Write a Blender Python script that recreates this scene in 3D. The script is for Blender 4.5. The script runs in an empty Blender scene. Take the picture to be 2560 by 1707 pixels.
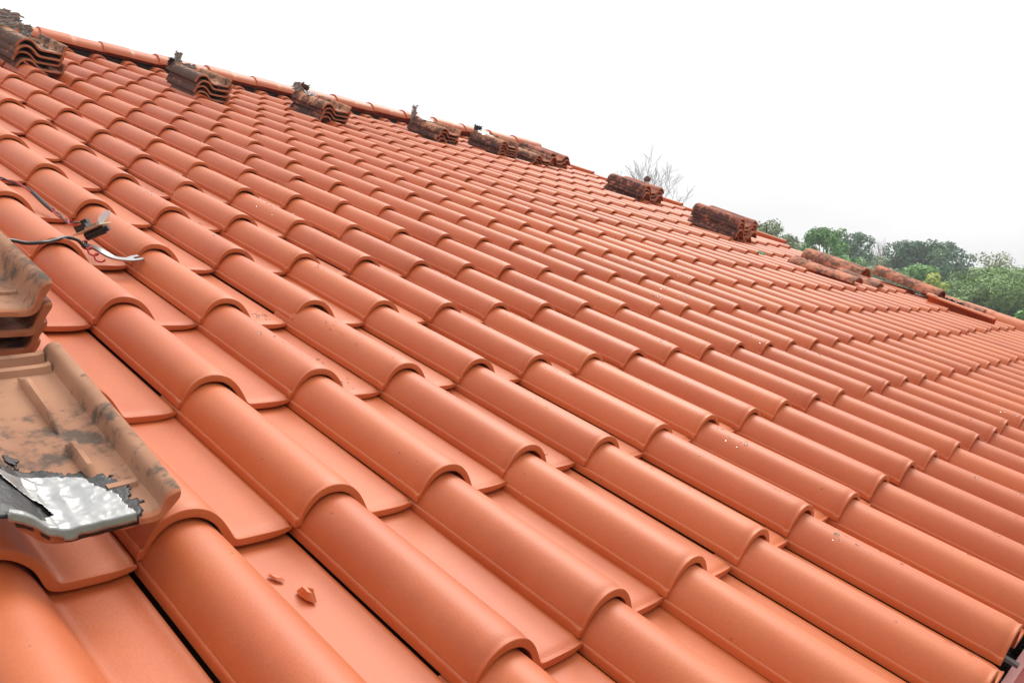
import bpy, bmesh, math, random
import numpy as np
from mathutils import Matrix, Vector, noise
random.seed(7); rng = np.random.default_rng(7)
scene = bpy.context.scene
U = 0.21                      # one tile cover width in metres
G = 1.7062                    # exposed tile length, in tile widths
PITCH = math.radians(22.0)
EAVE_H = 3.2
# roof frame: x along the courses, y up the slope, z out of the roof (unit = one tile width)
ROOF = Matrix.Translation((0, 0, EAVE_H)) @ Matrix.Rotation(PITCH, 4, 'X')
R0 = ROOF.to_3x3()

# ------------------------------------------------------------------ camera
Rr = Vector((0.66987882, -0.68938452, 0.27570157))
Rd = Vector((-0.0262982, -0.39312757, -0.91910778))
Rf = Vector((0.74200456, 0.60844038, -0.2814774))
CAM = Vector((-3.93903748, -3.67739964, 2.93301039))
FOC = 1.6048
cam = bpy.data.cameras.new('camera'); camo = bpy.data.objects.new('camera', cam)
scene.collection.objects.link(camo); scene.camera = camo
m3 = Matrix((Rr, -Rd, -Rf)).transposed()
camo.matrix_world = Matrix.Translation(ROOF @ (CAM * U)) @ (R0 @ m3).to_4x4()
cam.sensor_width = 36; cam.lens = FOC * 18; cam.clip_start = 0.02; cam.clip_end = 2000
CW = camo.matrix_world.translation.copy()

# ------------------------------------------------------------------ world
SUN_EL = math.radians(52); SUN_AZ = math.radians(20)       # azimuth measured from +x towards +y
w = bpy.data.worlds.new('World'); scene.world = w; w.use_nodes = True
nt = w.node_tree; nt.nodes.clear()
def N(nt, t, **k):
    n = nt.nodes.new(t)
    for a, b in k.items(): setattr(n, a, b)
    return n
out = N(nt, 'ShaderNodeOutputWorld'); bg = N(nt, 'ShaderNodeBackground')
sky = N(nt, 'ShaderNodeTexSky', sky_type='NISHITA'); sky.sun_disc = False
sky.sun_elevation = SUN_EL; sky.sun_rotation = math.pi / 2 - SUN_AZ; sky.dust_density = 4
# overcast: a thick cloud layer (brighter overhead) covers the clear sky
geo = N(nt, 'ShaderNodeTexCoord'); sep = N(nt, 'ShaderNodeSeparateXYZ')
nt.links.new(geo.outputs['Generated'], sep.inputs[0])
mr = N(nt, 'ShaderNodeMapRange'); mr.inputs['From Min'].default_value = -0.05; mr.inputs['From Max'].default_value = 1
mr.inputs['To Min'].default_value = 8.7; mr.inputs['To Max'].default_value = 16.0
nt.links.new(sep.outputs['Z'], mr.inputs['Value'])
noi = N(nt, 'ShaderNodeTexNoise'); noi.inputs['Scale'].default_value = 2.2; noi.inputs['Detail'].default_value = 4
mp = N(nt, 'ShaderNodeMapping'); mp.inputs['Scale'].default_value = (1, 1, 2.6)
nt.links.new(geo.outputs['Generated'], mp.inputs[0]); nt.links.new(mp.outputs[0], noi.inputs['Vector'])
mr2 = N(nt, 'ShaderNodeMapRange'); mr2.inputs['From Min'].default_value = .3; mr2.inputs['From Max'].default_value = .7
mr2.inputs['To Min'].default_value = 0.86; mr2.inputs['To Max'].default_value = 1.08
nt.links.new(noi.outputs['Fac'], mr2.inputs['Value'])
dt = N(nt, 'ShaderNodeVectorMath', operation='DOT_PRODUCT'); nt.links.new(geo.outputs['Generated'], dt.inputs[0])
dt.inputs[1].default_value = (math.cos(SUN_EL) * math.cos(SUN_AZ), math.cos(SUN_EL) * math.sin(SUN_AZ), math.sin(SUN_EL))
mr3 = N(nt, 'ShaderNodeMapRange'); mr3.inputs['From Min'].default_value = -.7; mr3.inputs['From Max'].default_value = 1
mr3.inputs['To Min'].default_value = .40; mr3.inputs['To Max'].default_value = 1.32; nt.links.new(dt.outputs['Value'], mr3.inputs['Value'])
mul0 = N(nt, 'ShaderNodeMath', operation='MULTIPLY'); nt.links.new(mr.outputs[0], mul0.inputs[0]); nt.links.new(mr2.outputs[0], mul0.inputs[1])
mul = N(nt, 'ShaderNodeMath', operation='MULTIPLY'); nt.links.new(mul0.outputs[0], mul.inputs[0]); nt.links.new(mr3.outputs[0], mul.inputs[1])
cc = N(nt, 'ShaderNodeCombineColor'); 
for i in range(3): nt.links.new(mul.outputs[0], cc.inputs[i])
mx = N(nt, 'ShaderNodeMix', data_type='RGBA'); mx.inputs['Factor'].default_value = 0.93
nt.links.new(sky.outputs[0], mx.inputs[6]); nt.links.new(cc.outputs[0], mx.inputs[7])
nt.links.new(mx.outputs[2], bg.inputs['Color']); bg.inputs['Strength'].default_value = 0.06
nt.links.new(bg.outputs[0], out.inputs[0])
sl = bpy.data.lights.new('sun', 'SUN'); sl.energy = 1.5; sl.angle = math.radians(28); sl.color = (1, .94, .86)
so = bpy.data.objects.new('sun', sl); scene.collection.objects.link(so)
sd = Vector((math.cos(SUN_EL) * math.cos(SUN_AZ), math.cos(SUN_EL) * math.sin(SUN_AZ), math.sin(SUN_EL)))
so.rotation_euler = sd.to_track_quat('Z', 'Y').to_euler()
vs = scene.view_settings; vs.view_transform = 'Standard'; vs.look = 'None'; vs.exposure = 0.76; vs.gamma = 1; vs.use_curve_mapping = False
scene.render.resolution_x = 1024; scene.render.resolution_y = 682

# ------------------------------------------------------------------ helpers
def tag(o, label=None, cat=None, group=None, kind=None):
    if label: o['label'] = label
    if cat: o['category'] = cat
    if group: o['group'] = group
    if kind: o['kind'] = kind
    return o
def link(name, data, parent=None, mw=None, local=None):
    o = bpy.data.objects.new(name, data); scene.collection.objects.link(o)
    if parent: o.parent = parent
    if mw is not None: o.matrix_world = mw
    if local is not None: o.matrix_local = local
    return o
def empty(name, mw):
    o = link(name, None); o.empty_display_size = .05; o.matrix_world = mw; return o
def mesh(name, V, F, mat, smooth=True, uv=None, angle=None):
    me = bpy.data.meshes.new(name); me.from_pydata([tuple(v) for v in V], [], F); me.materials.append(mat) if not isinstance(mat, (list, tuple)) else [me.materials.append(m) for m in mat]
    if smooth: me.polygons.foreach_set('use_smooth', [True] * len(me.polygons))
    if smooth and angle:
        try: me.set_sharp_from_angle(angle=math.radians(angle))
        except Exception: pass
    me.update(); return me
def local(x, y, z, rz=0, rx=0, ry=0):
    "matrix in the roof frame (tile units -> metres)"
    return Matrix.Translation((x * U, y * U, z * U)) @ Matrix.Rotation(rz, 4, 'Z') @ Matrix.Rotation(ry, 4, 'Y') @ Matrix.Rotation(rx, 4, 'X')

class MB:
    def __init__(s): s.V = []; s.F = []
    def add(s, V, F):
        n = len(s.V); s.V += [tuple(v) for v in V]; s.F += [tuple(i + n for i in f) for f in F]
    def box(s, a, b, rot=None, c=(0, 0, 0)):
        V = [Vector((x, y, z)) for x in (a[0], b[0]) for y in (a[1], b[1]) for z in (a[2], b[2])]
        if rot is not None: V = [rot @ v + Vector(c) for v in V]
        s.add(V, [(0, 1, 3, 2), (4, 6, 7, 5), (0, 4, 5, 1), (2, 3, 7, 6), (0, 2, 6, 4), (1, 5, 7, 3)])
    def tube(s, P, r, n=8, cap=True):
        P = [Vector(p) for p in P]; rr = r if isinstance(r, (list, tuple)) else [r] * len(P); V = []; F = []
        up = Vector((0, 0, 1))
        for i, q in enumerate(P):
            d = (P[min(i + 1, len(P) - 1)] - P[max(i - 1, 0)]).normalized()
            a = d.cross(up if abs(d.z) < .95 else Vector((1, 0, 0))).normalized(); b = a.cross(d)
            for k in range(n):
                t = 2 * math.pi * k / n; V.append(q + (a * math.cos(t) + b * math.sin(t)) * rr[i])
        for i in range(len(P) - 1):
            for k in range(n):
                F.append((i * n + k, i * n + (k + 1) % n, (i + 1) * n + (k + 1) % n, (i + 1) * n + k))
        if cap: F += [tuple(range(n)), tuple(range((len(P) - 1) * n, len(P) * n))[::-1]]
        s.add(V, F)
    def mesh(s, name, mat, smooth=False, angle=None): return mesh(name, s.V, s.F, mat, smooth, angle=angle)
def smooth_path(P, n=8):
    P = [Vector(p) for p in P]; out = []
    for i in range(len(P) - 1):
        p0, p1, p2, p3 = P[max(i - 1, 0)], P[i], P[i + 1], P[min(i + 2, len(P) - 1)]
        for k in range(n):
            t = k / n
            out.append(.5 * ((2 * p1) + (p2 - p0) * t + (2 * p0 - 5 * p1 + 4 * p2 - p3) * t * t + (3 * p1 - p0 - 3 * p2 + p3) * t ** 3))
    return out + [P[-1]]

# ------------------------------------------------------------------ materials
def mat(name, rough=.6, base=(.5, .5, .5), spec=.5, metal=0):
    m = bpy.data.materials.new(name); m.use_nodes = True; b = m.node_tree.nodes['Principled BSDF']
    b.inputs['Base Color'].default_value = (*base, 1); b.inputs['Roughness'].default_value = rough
    b.inputs['Specular IOR Level'].default_value = spec; b.inputs['Metallic'].default_value = metal
    return m, m.node_tree, b
def ramp(nt, src, stops):
    r = N(nt, 'ShaderNodeValToRGB'); e = r.color_ramp.elements
    while len(e) < len(stops): e.new(.5)
    for i, (p, c) in enumerate(stops):
        e[i].position = p; e[i].color = (*c, 1) if len(c) == 3 else c
    nt.links.new(src, r.inputs[0]); return r.outputs[0]
def tnoise(nt, vec, scale, detail=4, rough=.55, dist=0):
    n = N(nt, 'ShaderNodeTexNoise'); n.inputs['Scale'].default_value = scale; n.inputs['Detail'].default_value = detail
    n.inputs['Roughness'].default_value = rough; n.inputs['Distortion'].default_value = dist
    if vec: nt.links.new(vec, n.inputs['Vector'])
    return n.outputs['Fac']
def mixc(nt, fac, a, b, mode='MIX'):
    n = N(nt, 'ShaderNodeMix', data_type='RGBA', blend_type=mode)
    for k, v in ((0, fac), (6, a), (7, b)):
        if isinstance(v, (tuple, float, int)): n.inputs[k].default_value = v if not isinstance(v, tuple) else (*v[:3], 1)
        else: nt.links.new(v, n.inputs[k])
    return n.outputs[2]
def bump(nt, b, src, strength=.2, dist=.002):
    n = N(nt, 'ShaderNodeBump'); n.inputs['Strength'].default_value = strength; n.inputs['Distance'].default_value = dist
    nt.links.new(src, n.inputs['Height']); nt.links.new(n.outputs[0], b.inputs['Normal'])
def coords(nt, which='Object'):
    return N(nt, 'ShaderNodeTexCoord').outputs[which]
def attr(nt, name):
    n = N(nt, 'ShaderNodeAttribute'); n.attribute_name = name; return n.outputs['Fac']

def terracotta():
    m, nt, b = mat('new_terracotta', .5, spec=.5)
    pos = N(nt, 'ShaderNodeNewGeometry').outputs['Position']
    # position back in the roof frame, one random number per tile cell
    mp = N(nt, 'ShaderNodeMapping', vector_type='TEXTURE'); mp.inputs['Location'].default_value = (0, 0, EAVE_H)
    mp.inputs['Rotation'].default_value = (PITCH, 0, 0); nt.links.new(pos, mp.inputs[0])
    tint = attr(nt, 'tint')
    oi = N(nt, 'ShaderNodeObjectInfo').outputs['Random']
    ad = N(nt, 'ShaderNodeMath', operation='ADD'); nt.links.new(tint, ad.inputs[0]); nt.links.new(oi, ad.inputs[1])
    fr = N(nt, 'ShaderNodeMath', operation='FRACT'); nt.links.new(ad.outputs[0], fr.inputs[0])
    base = ramp(nt, fr.outputs[0], [(0, (.45, .088, .020)), (.5, (.515, .112, .027)), (1, (.575, .138, .038))])
    n1 = tnoise(nt, mp.outputs[0], 7, 7, .62)
    c = mixc(nt, ramp(nt, n1, [(.35, (0, 0, 0)), (.7, (.6, .6, .6))]), base, (.57, .155, .045))
    n2 = tnoise(nt, mp.outputs[0], 240, 3, .6)
    c = mixc(nt, ramp(nt, n2, [(.3, (.16, .16, .16)), (.6, (0, 0, 0))]), c, (.34, .065, .028))
    # sparse dark specks
    vo = N(nt, 'ShaderNodeTexVoronoi'); vo.inputs['Scale'].default_value = 46; nt.links.new(mp.outputs[0], vo.inputs['Vector'])
    n3 = tnoise(nt, mp.outputs[0], 14, 2)
    sp = N(nt, 'ShaderNodeMath', operation='LESS_THAN'); nt.links.new(vo.outputs['Distance'], sp.inputs[0])
    th = N(nt, 'ShaderNodeMapRange'); th.inputs['From Min'].default_value = .53; th.inputs['From Max'].default_value = .75
    th.inputs['To Min'].default_value = 0; th.inputs['To Max'].default_value = .13; nt.links.new(n3, th.inputs['Value']); nt.links.new(th.outputs[0], sp.inputs[1])
    c = mixc(nt, sp.outputs[0], c, (.20, .06, .035))
    nt.links.new(c, b.inputs['Base Color'])
    rr = N(nt, 'ShaderNodeMapRange'); rr.inputs['To Min'].default_value = .46; rr.inputs['To Max'].default_value = .58
    nt.links.new(n1, rr.inputs['Value']); nt.links.new(rr.outputs[0], b.inputs['Roughness'])
    bump(nt, b, n2, .3, .001)
    b.inputs['Sheen Weight'].default_value = .06; b.inputs['Sheen Roughness'].default_value = .3; b.inputs['Specular IOR Level'].default_value = .55
    return m
M_NEW = terracotta()

def old_clay(name, light, mid, dark, amount, flank=0.0, scale=1.0, lipc=.75):
    """weathered clay: patches of lichen and soot, heavier down the exposed flank of the roll"""
    m, nt, b = mat(name, .85, spec=.25)
    co = coords(nt); oi = N(nt, 'ShaderNodeObjectInfo').outputs['Random']
    off = N(nt, 'ShaderNodeVectorMath', operation='ADD'); nt.links.new(co, off.inputs[0])
    cb = N(nt, 'ShaderNodeCombineXYZ'); mu = N(nt, 'ShaderNodeMath', operation='MULTIPLY'); mu.inputs[1].default_value = 37
    nt.links.new(oi, mu.inputs[0]); nt.links.new(mu.outputs[0], cb.inputs[1]); nt.links.new(cb.outputs[0], off.inputs[1])
    v = off.outputs[0]
    a = tnoise(nt, v, 9 * scale, 5, .6, .2); d = tnoise(nt, v, 34 * scale, 6, .7)
    c = mixc(nt, ramp(nt, a, [(.35, (0, 0, 0)), (.62, (1, 1, 1))]), light, mid)
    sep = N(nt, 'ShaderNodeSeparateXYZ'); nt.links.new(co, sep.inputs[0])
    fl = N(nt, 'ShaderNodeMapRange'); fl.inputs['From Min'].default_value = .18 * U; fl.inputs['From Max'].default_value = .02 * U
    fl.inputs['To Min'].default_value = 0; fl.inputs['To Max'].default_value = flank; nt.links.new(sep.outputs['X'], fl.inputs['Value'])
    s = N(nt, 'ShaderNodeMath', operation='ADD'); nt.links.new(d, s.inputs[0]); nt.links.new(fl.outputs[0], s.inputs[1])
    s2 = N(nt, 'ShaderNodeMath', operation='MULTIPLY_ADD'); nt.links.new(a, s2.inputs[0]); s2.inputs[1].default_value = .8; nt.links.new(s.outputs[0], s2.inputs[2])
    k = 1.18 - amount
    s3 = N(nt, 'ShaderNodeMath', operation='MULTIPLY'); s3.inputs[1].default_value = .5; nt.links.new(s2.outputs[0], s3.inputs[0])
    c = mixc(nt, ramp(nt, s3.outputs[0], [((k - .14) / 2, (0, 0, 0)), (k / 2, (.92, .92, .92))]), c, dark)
    lip = N(nt, 'ShaderNodeMath', operation='LESS_THAN'); nt.links.new(sep.outputs['Y'], lip.inputs[0]); lip.inputs[1].default_value = .018 * U
    lf = N(nt, 'ShaderNodeMath', operation='MULTIPLY'); lf.inputs[1].default_value = lipc; nt.links.new(lip.outputs[0], lf.inputs[0])
    c = mixc(nt, lf.outputs[0], c, (.50, .17, .08))
    nt.links.new(c, b.inputs['Base Color'])
    bump(nt, b, d, .5, .002); return m
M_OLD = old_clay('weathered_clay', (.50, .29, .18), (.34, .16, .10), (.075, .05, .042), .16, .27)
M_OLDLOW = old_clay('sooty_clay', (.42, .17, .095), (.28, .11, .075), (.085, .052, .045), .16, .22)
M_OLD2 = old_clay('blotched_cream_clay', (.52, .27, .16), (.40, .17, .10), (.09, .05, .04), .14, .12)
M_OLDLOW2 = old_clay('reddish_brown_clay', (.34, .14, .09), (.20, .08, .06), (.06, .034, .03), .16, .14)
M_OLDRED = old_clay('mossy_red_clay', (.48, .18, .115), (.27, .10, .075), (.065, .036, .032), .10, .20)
M_TAN = old_clay('tan_inner_clay', (.44, .23, .14), (.33, .165, .10), (.10, .075, .06), .12, .0, .8)
M_CAPOLD = old_clay('stained_cap_clay', (.56, .22, .13), (.46, .17, .10), (.14, .07, .05), .2, .0, 1.0, 0)
def simple(name, base, rough=.6, spec=.5, metal=0, nscale=0, namt=.25, bstr=0):
    m, nt, b = mat(name, rough, base, spec, metal)
    if nscale:
        n = tnoise(nt, coords(nt), nscale, 5)
        c = mixc(nt, n, tuple(x * (1 - namt) for x in base), tuple(min(1, x * (1 + namt)) for x in base)); nt.links.new(c, b.inputs['Base Color'])
        if bstr: bump(nt, b, n, bstr, .003)
    return m
M_DECK = simple('dark_roof_underlay', (.07, .03, .02), .9, .1)
M_GAPSHADE = simple('painted_gap_shade', (.035, .03, .03), .9, .1, nscale=40)
M_FOIL = simple('aluminium_foil', (.36, .36, .355), .34, .5, .8, nscale=45, namt=.2, bstr=.25)
M_FOILGREY = simple('dull_flashing', (.36, .35, .35), .5, .5, .5, nscale=90, namt=.6, bstr=.4)
M_BIT = simple('black_bitumen', (.018, .018, .02), .45, .5, nscale=120, namt=.6, bstr=.6)
M_GUT = simple('pink_painted_gutter', (.80, .36, .33), .45, .4, nscale=12, namt=.08)
M_GUTIN = simple('wet_gutter_dirt', (.022, .025, .02), .5, .5, nscale=50, namt=.8, bstr=1)
M_WALL = simple('pale_house_wall', (.6, .56, .5), .8, .3, nscale=3, namt=.06)
M_STEEL = simple('brushed_steel', (.40, .40, .40), .32, .5, .85, nscale=80, namt=.15)
M_STRAP = simple('grey_bracket_paint', (.22, .2, .18), .6, .4)
M_BLACK = simple('black_plastic', (.018, .018, .02), .35, .5)
M_RED = simple('red_insulation', (.42, .03, .035), .4, .5)
M_PCB = simple('tan_circuit_board', (.55, .42, .25), .5, .4)
M_GREEN = simple('green_leaf', (.05, .22, .07), .5)
def water():
    m, nt, b = mat('rain_water', .25, (1, .93, .88), .03); b.inputs['Transmission Weight'].default_value = 1; b.inputs['IOR'].default_value = 1.20; return m
M_WATER = water()

# ------------------------------------------------------------------ new tile
TOP = [(0, .022), (.003, .037), (.011, .043), (.020, .038), (.028, .060), (.038, .090), (.056, .128), (.085, .172), (.125, .210), (.18, .236), (.245, .246), (.31, .240), (.375, .218), (.43, .182), (.485, .130), (.53, .072), (.565, .018), (.583, -.012), (.602, -.029), (.64, -.034), (.76, -.034), (.85, -.033), (.90, -.031), (.94, -.024), (.975, -.018), (.992, -.026)]
BOT = [(0, -.026), (.02, -.026), (.05, -.022), (.054, .02), (.064, .055), (.1, .115), (.145, .158), (.195, .180), (.25, .187), (.31, .181), (.36, .163), (.41, .130), (.455, .088), (.49, .038), (.52, -.022), (.555, -.066), (.62, -.086), (.72, -.089), (.82, -.088), (.87, -.083), (.91, -.077), (.945, -.069), (.975, -.060), (.990, -.048)]
def resample(P, n, keep=0):
    if keep: return [tuple(q) for q in P[:keep]] + resample(P[keep:], n - keep)
    P = [Vector((a, b, 0)) for a, b in P]; P = smooth_path(P, 6)
    d = [0]
    for i in range(1, len(P)): d.append(d[-1] + (P[i] - P[i - 1]).length)
    return [(np.interp(s, d, [p.x for p in P]), np.interp(s, d, [p.y for p in P])) for s in np.linspace(0, d[-1], n)]
def sweep(top, bot, ys, drop, taper=None, rear_cap=True):
    n = len(top); V = []; F = []
    for y, dr in zip(ys, drop):
        s = taper(y) if taper else 1
        loop = []
        for i, (x, z) in enumerate(top):
            # rounded lip: move the top edge in along the wall thickness
            bx, bz = bot[i]; L = math.hypot(bx - x, bz - z) + 1e-6
            loop.append((x + (bx - x) / L * min(dr, L * .8), z + (bz - z) / L * min(dr, L * .8)))
        for i in range(n - 1, -1, -1): loop.append(bot[i])
        for x, z in loop:
            xx, zz = x, z
            if s != 1 and z > -.03 and .03 < x < .6: xx = x + (.29 - x) * (1 - s) * min(1, (x - .03) / .1); zz = z * (1 - (1 - s) * .45)
            V.append((xx * U, y * U, zz * U))
    m = 2 * n
    for j in range(len(ys) - 1):
        for i in range(m):
            a, b = j * m + i, j * m + (i + 1) % m
            F.append((a, b, b + m, a + m))
    for i in range(n - 1): F.append((i, m - 1 - i, m - 2 - i, i + 1))
    if rear_cap:
        o = (len(ys) - 1) * m
        for i in range(n - 1): F.append((o + i, o + i + 1, o + m - 2 - i, o + m - 1 - i))
    return V, F
TL = 2.0
def new_tile(n, ys, drop, name):
    top, bot = resample(TOP, n, 6), resample(BOT, n, 5)
    tp = lambda y: 1 - .06 * max(0, min(1, (y - .3) / 1.4))
    V, F = sweep(top, bot, ys, drop, tp)
    mb = MB(); mb.add(V, F)
    return mb
HI = new_tile(46, [0, .003, .010, .022, .036, .056, .080, .11, .2, .5, .85, 1.2, 1.5, 1.75, TL], [.013, .007, .006, .014, .0125, .006, .0015, 0, 0, 0, 0, 0, 0, 0, 0], 'roof_tile')
LO = new_tile(24, [0, .008, .024, .055, .11, .6, 1.2, 1.75, TL], [.012, .006, .014, .006, 0, 0, 0, 0, 0], 'roof_tile')
def addtint(me, vals):
    a = me.attributes.new('tint', 'FLOAT', 'POINT'); a.data.foreach_set('value', vals)
me_tile = HI.mesh('roof_tile', M_NEW, True, 50)
addtint(me_tile, np.zeros(len(HI.V), 'f'))

def topz(x):
    xs, zs = zip(*resample(TOP, 60)); return float(np.interp(x, xs, zs))

def proj(v):
    d = Vector(v) - CAM; zc = d.dot(Rf)
    if zc < .05: return None
    return (d.dot(Rr) / zc * FOC * 1280 + 1280, d.dot(Rd) / zc * FOC * 1280 + 853.5, zc)
def vis_area(x, y):
    xs, ys = [], []
    for a, b in ((0, 0), (1, 0), (1, G), (0, G)):
        q = proj((x + a, y + b, .1))
        if not q: return 0
        xs.append(q[0]); ys.append(q[1])
    A = abs(sum(xs[i] * ys[(i + 1) % 4] - xs[(i + 1) % 4] * ys[i] for i in range(4))) / 2
    bx = max(xs) - min(xs); by = max(ys) - min(ys)
    ox = max(0, min(max(xs), 2560) - max(min(xs), 0)); oy = max(0, min(max(ys), 1707) - max(min(ys), 0))
    return A * ox * oy / (bx * by + 1e-6)

roof = empty('tiled_roof', ROOF)
tag(roof, 'long sloping house roof of new orange-red clay tiles', 'roof')
KTOP = 15; YR = 26.45; JMIN, JMAX = -8, 28
TILT = -.080 / G
tiles = []
for k in range(-2, KTOP + 1):
    dk = random.gauss(0, .012)
    for j in range(JMIN, JMAX + 1):
        x = j + random.gauss(0, .009); y = k * G + dk + random.gauss(0, .024)
        if k == -1: y += .02
        rz = random.gauss(0, .0025); rx = TILT + random.gauss(0, .0012); ry = random.gauss(0, .004)
        tiles.append((vis_area(j, k * G), j, k, x, y, rz, rx, ry))
order = sorted(range(len(tiles)), key=lambda i: -tiles[i][0])
near = set(order[:100])
restV = []; restF = []; restT = []; LV = np.array(LO.V); LF = LO.F
for i, (A, j, k, x, y, rz, rx, ry) in enumerate(tiles):
    z = random.gauss(0, .002)
    L = local(x, y, z, rz, rx, ry)
    if k == KTOP: L = L @ Matrix.Diagonal((1, .38, 1, 1))
    if i in near:
        o = bpy.data.objects.new('roof_tile', me_tile); scene.collection.objects.link(o); o.parent = roof; o.matrix_local = L
    else:
        M = np.array(L); v = LV @ M[:3, :3].T + M[:3, 3]; n = len(restV)
        n = sum(len(q) for q in restV) if False else len(restT)
        restV.append(v); restT += [random.random()] * len(v)
        restF += [tuple(a + n for a in f) for f in LF]
V = np.vstack(restV)
me = mesh('far_roof_tiles', V.tolist(), restF, M_NEW, True, angle=50); addtint(me, np.array(restT, 'f'))
o = link('roof_tiles', me, roof); o['kind'] = 'stuff'

# deck below, ridge, back slope, gable wall
mb = MB(); X0, X1 = JMIN, 29.0
Y0 = -2 * G + .25
mb.box((X0 * U, Y0 * U, -.36 * U), (X1 * U, YR * U, -.285 * U)); link('roof_deck', mb.mesh('roof_deck', M_DECK), roof)
mb = MB()
for k in range(-2, 16): mb.box((X0 * U, (k * G + .30) * U, -.284 * U), (X1 * U, (k * G + .46) * U, -.20 * U))
link('tile_battens', mb.mesh('tile_battens', M_DECK), roof)
# verge strips along the gable edge (each covers about three courses)
for i, k in enumerate((6.35, 9.45, 12.6)):
    y0, y1 = k * G, min((k + 3.12) * G, YR - .6); V = []; F = []
    for y, dz in ((y0, .0), (y1, -.10)):
        for x, z in ((28.93, .02), (28.93, .30), (28.97, .33), (29.12, .33), (29.16, .30), (29.16, -.7)): V.append((x * U, y * U, (z + dz) * U))
    F = [(a, a + 1, a + 7, a + 6) for a in range(5)] + [(5, 0, 6, 11), (0, 5, 4, 3, 2, 1), (6, 7, 8, 9, 10, 11)]
    link('verge_strip', mesh('verge_strip', V, F, M_NEW, False), roof)
mb = MB(); mb.box((28.99 * U, Y0 * U, -.8 * U), (29.09 * U, YR * U, -.12 * U)); link('verge_board', mb.mesh('verge_board', M_WALL), roof)

def barrel(L, r0, r1, h, collar=0, name='ridge_cap', m=M_NEW, th=.05, cut=0, n=18, collar_up=.035, embossed=False):
    "half-round cap along +x, radius r0 at x=0 to r1 at x=L, height h*r"
    ys = [0, .01, .03]
    if collar: ys += [collar - .06, collar - .02, collar + .02]
    ys += list(np.linspace((collar or .03) + .15, L - .03, 5)) + [L - .01, L]
    V = []; F = []
    for s in ys:
        r = r0 + (r1 - r0) * s / L
        if collar and s < collar: r += collar_up
        if embossed: r += .03 if abs(s - .12) < .05 else (.02 if abs(s - .3) < .04 else 0)
        if s in (0, L): r -= .015
        ring = []
        for i in range(n + 1):
            t = math.pi * (i / n); x = -math.cos(t) * r; z = math.sin(t) * r * h
            ring.append((s * U, x * U, z * U))
        for i in range(n, -1, -1):
            t = math.pi * (i / n); q = r - th; ring.append((s * U, -math.cos(t) * q * U, math.sin(t) * (r * h - th) * U))
        V += ring
    mm = 2 * (n + 1)
    for j in range(len(ys) - 1):
        for i in range(mm):
            a, b = j * mm + i, j * mm + (i + 1) % mm; F.append((a, a + mm, b + mm, b))
    for i in range(n): F.append((i, i + 1, mm - 2 - i, mm - 1 - i))
    o = (len(ys) - 1) * mm
    for i in range(n): F.append((o + i, o + mm - 1 - i, o + mm - 2 - i, o + i + 1))
    me = mesh(name, V, F, m, True, angle=45); addtint(me, np.full(len(V), .3, 'f')); return me
me_ridge = barrel(2.0, .49, .478, .78, collar=.95, name='ridge_cap', collar_up=.022)
xc = 5.58 - 1.87 * 8
while xc < 28.5:
    z = .22 + (xc - 6) * .006
    o = bpy.data.objects.new('ridge_cap', me_ridge); scene.collection.objects.link(o); o.parent = roof
    o.matrix_local = local(xc + random.gauss(0, .01), YR, z + random.gauss(0, .006), random.gauss(0, .006), 0, .012) @ Matrix.Rotation(-PITCH * .8, 4, 'X')
    xc += 1.87
mb = MB(); mb.box((X0 * U, (YR - .36) * U, -.15 * U), (28.9 * U, (YR + .2) * U, .2 * U)); link('ridge_gap_shade', mb.mesh('ridge_gap_shade', M_GAPSHADE), roof)  # near-black fill under the ridge caps, its colour stands in for shade
# far slope, corrugated like the near one
V = []; F = []; nx = (JMAX - JMIN + 1) * 6
Rb = Matrix.Rotation(-2 * PITCH, 4, 'X')
for j, yy in enumerate((0, 14, 28)):
    for i in range(nx + 1):
        x = JMIN + i / 6; z = topz(x % 1) - .05
        q = Rb @ Vector((x * U, yy * U, z * U)); V.append((q.x, q.y + YR * U, q.z))
for j in range(2):
    for i in range(nx): a = j * (nx + 1) + i; F.append((a, a + 1, a + nx + 2, a + nx + 1))
me = mesh('back_slope', V, F, M_NEW, True); addtint(me, np.zeros(len(V), 'f')); link('back_slope', me, roof)
# gutter under the eaves
mb = MB(); GX0, GX1 = X0 * U, 29 * U
yo = -3.47
for a, b in (((yo - .035, -.60), (yo + .035, -.50)), ((yo - .035, -1.1), (yo + .0, -.602)), ((yo, -1.1), (-2.75, -1.05)), ((-2.8, -1.05), (-2.75, -.3))):
    mb.box((GX0, a[0] * U, a[1] * U), (GX1, b[0] * U, b[1] * U))
g = link('gutter', mb.mesh('gutter', M_GUT), roof)
ge = MB(); ge.box((GX0, (yo - 1.3) * U, -.70 * U), (GX1, (yo - .036) * U, -.64 * U)); link('gutter_edge', ge.mesh('gutter_edge', simple('red_painted_edge', (.42, .085, .065), .5, .4, nscale=9, namt=.12)), g)
V = []; F = []; nx = 500; ny = 8
for i in range(nx + 1):
    for j in range(ny + 1):
        x = 0 + 12 * i / nx; y = yo + .02 + (.62) * j / ny
        V.append((x * U, y * U, (-.86 + .16 * noise.noise((x * 3.1, y * 9, 0)) + .07 * noise.noise((x * 13, y * 20, 3))) * U))
for i in range(nx):
    for j in range(ny): a = i * (ny + 1) + j; F.append((a, a + ny + 1, a + ny + 2, a + 1))
link('gutter_dirt', mesh('gutter_dirt', V, F, M_GUTIN, False), g)
for x in (-3.9, -1.9, .1, 2.1, 4.07, 6.1, 8.1):
    mb = MB(); mb.box(((x - .035) * U, (yo - .01) * U, -.40 * U), ((x + .035) * U, -2.9 * U, -.37 * U)); link('gutter_bracket', mb.mesh('gutter_bracket', M_STRAP), g)
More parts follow.
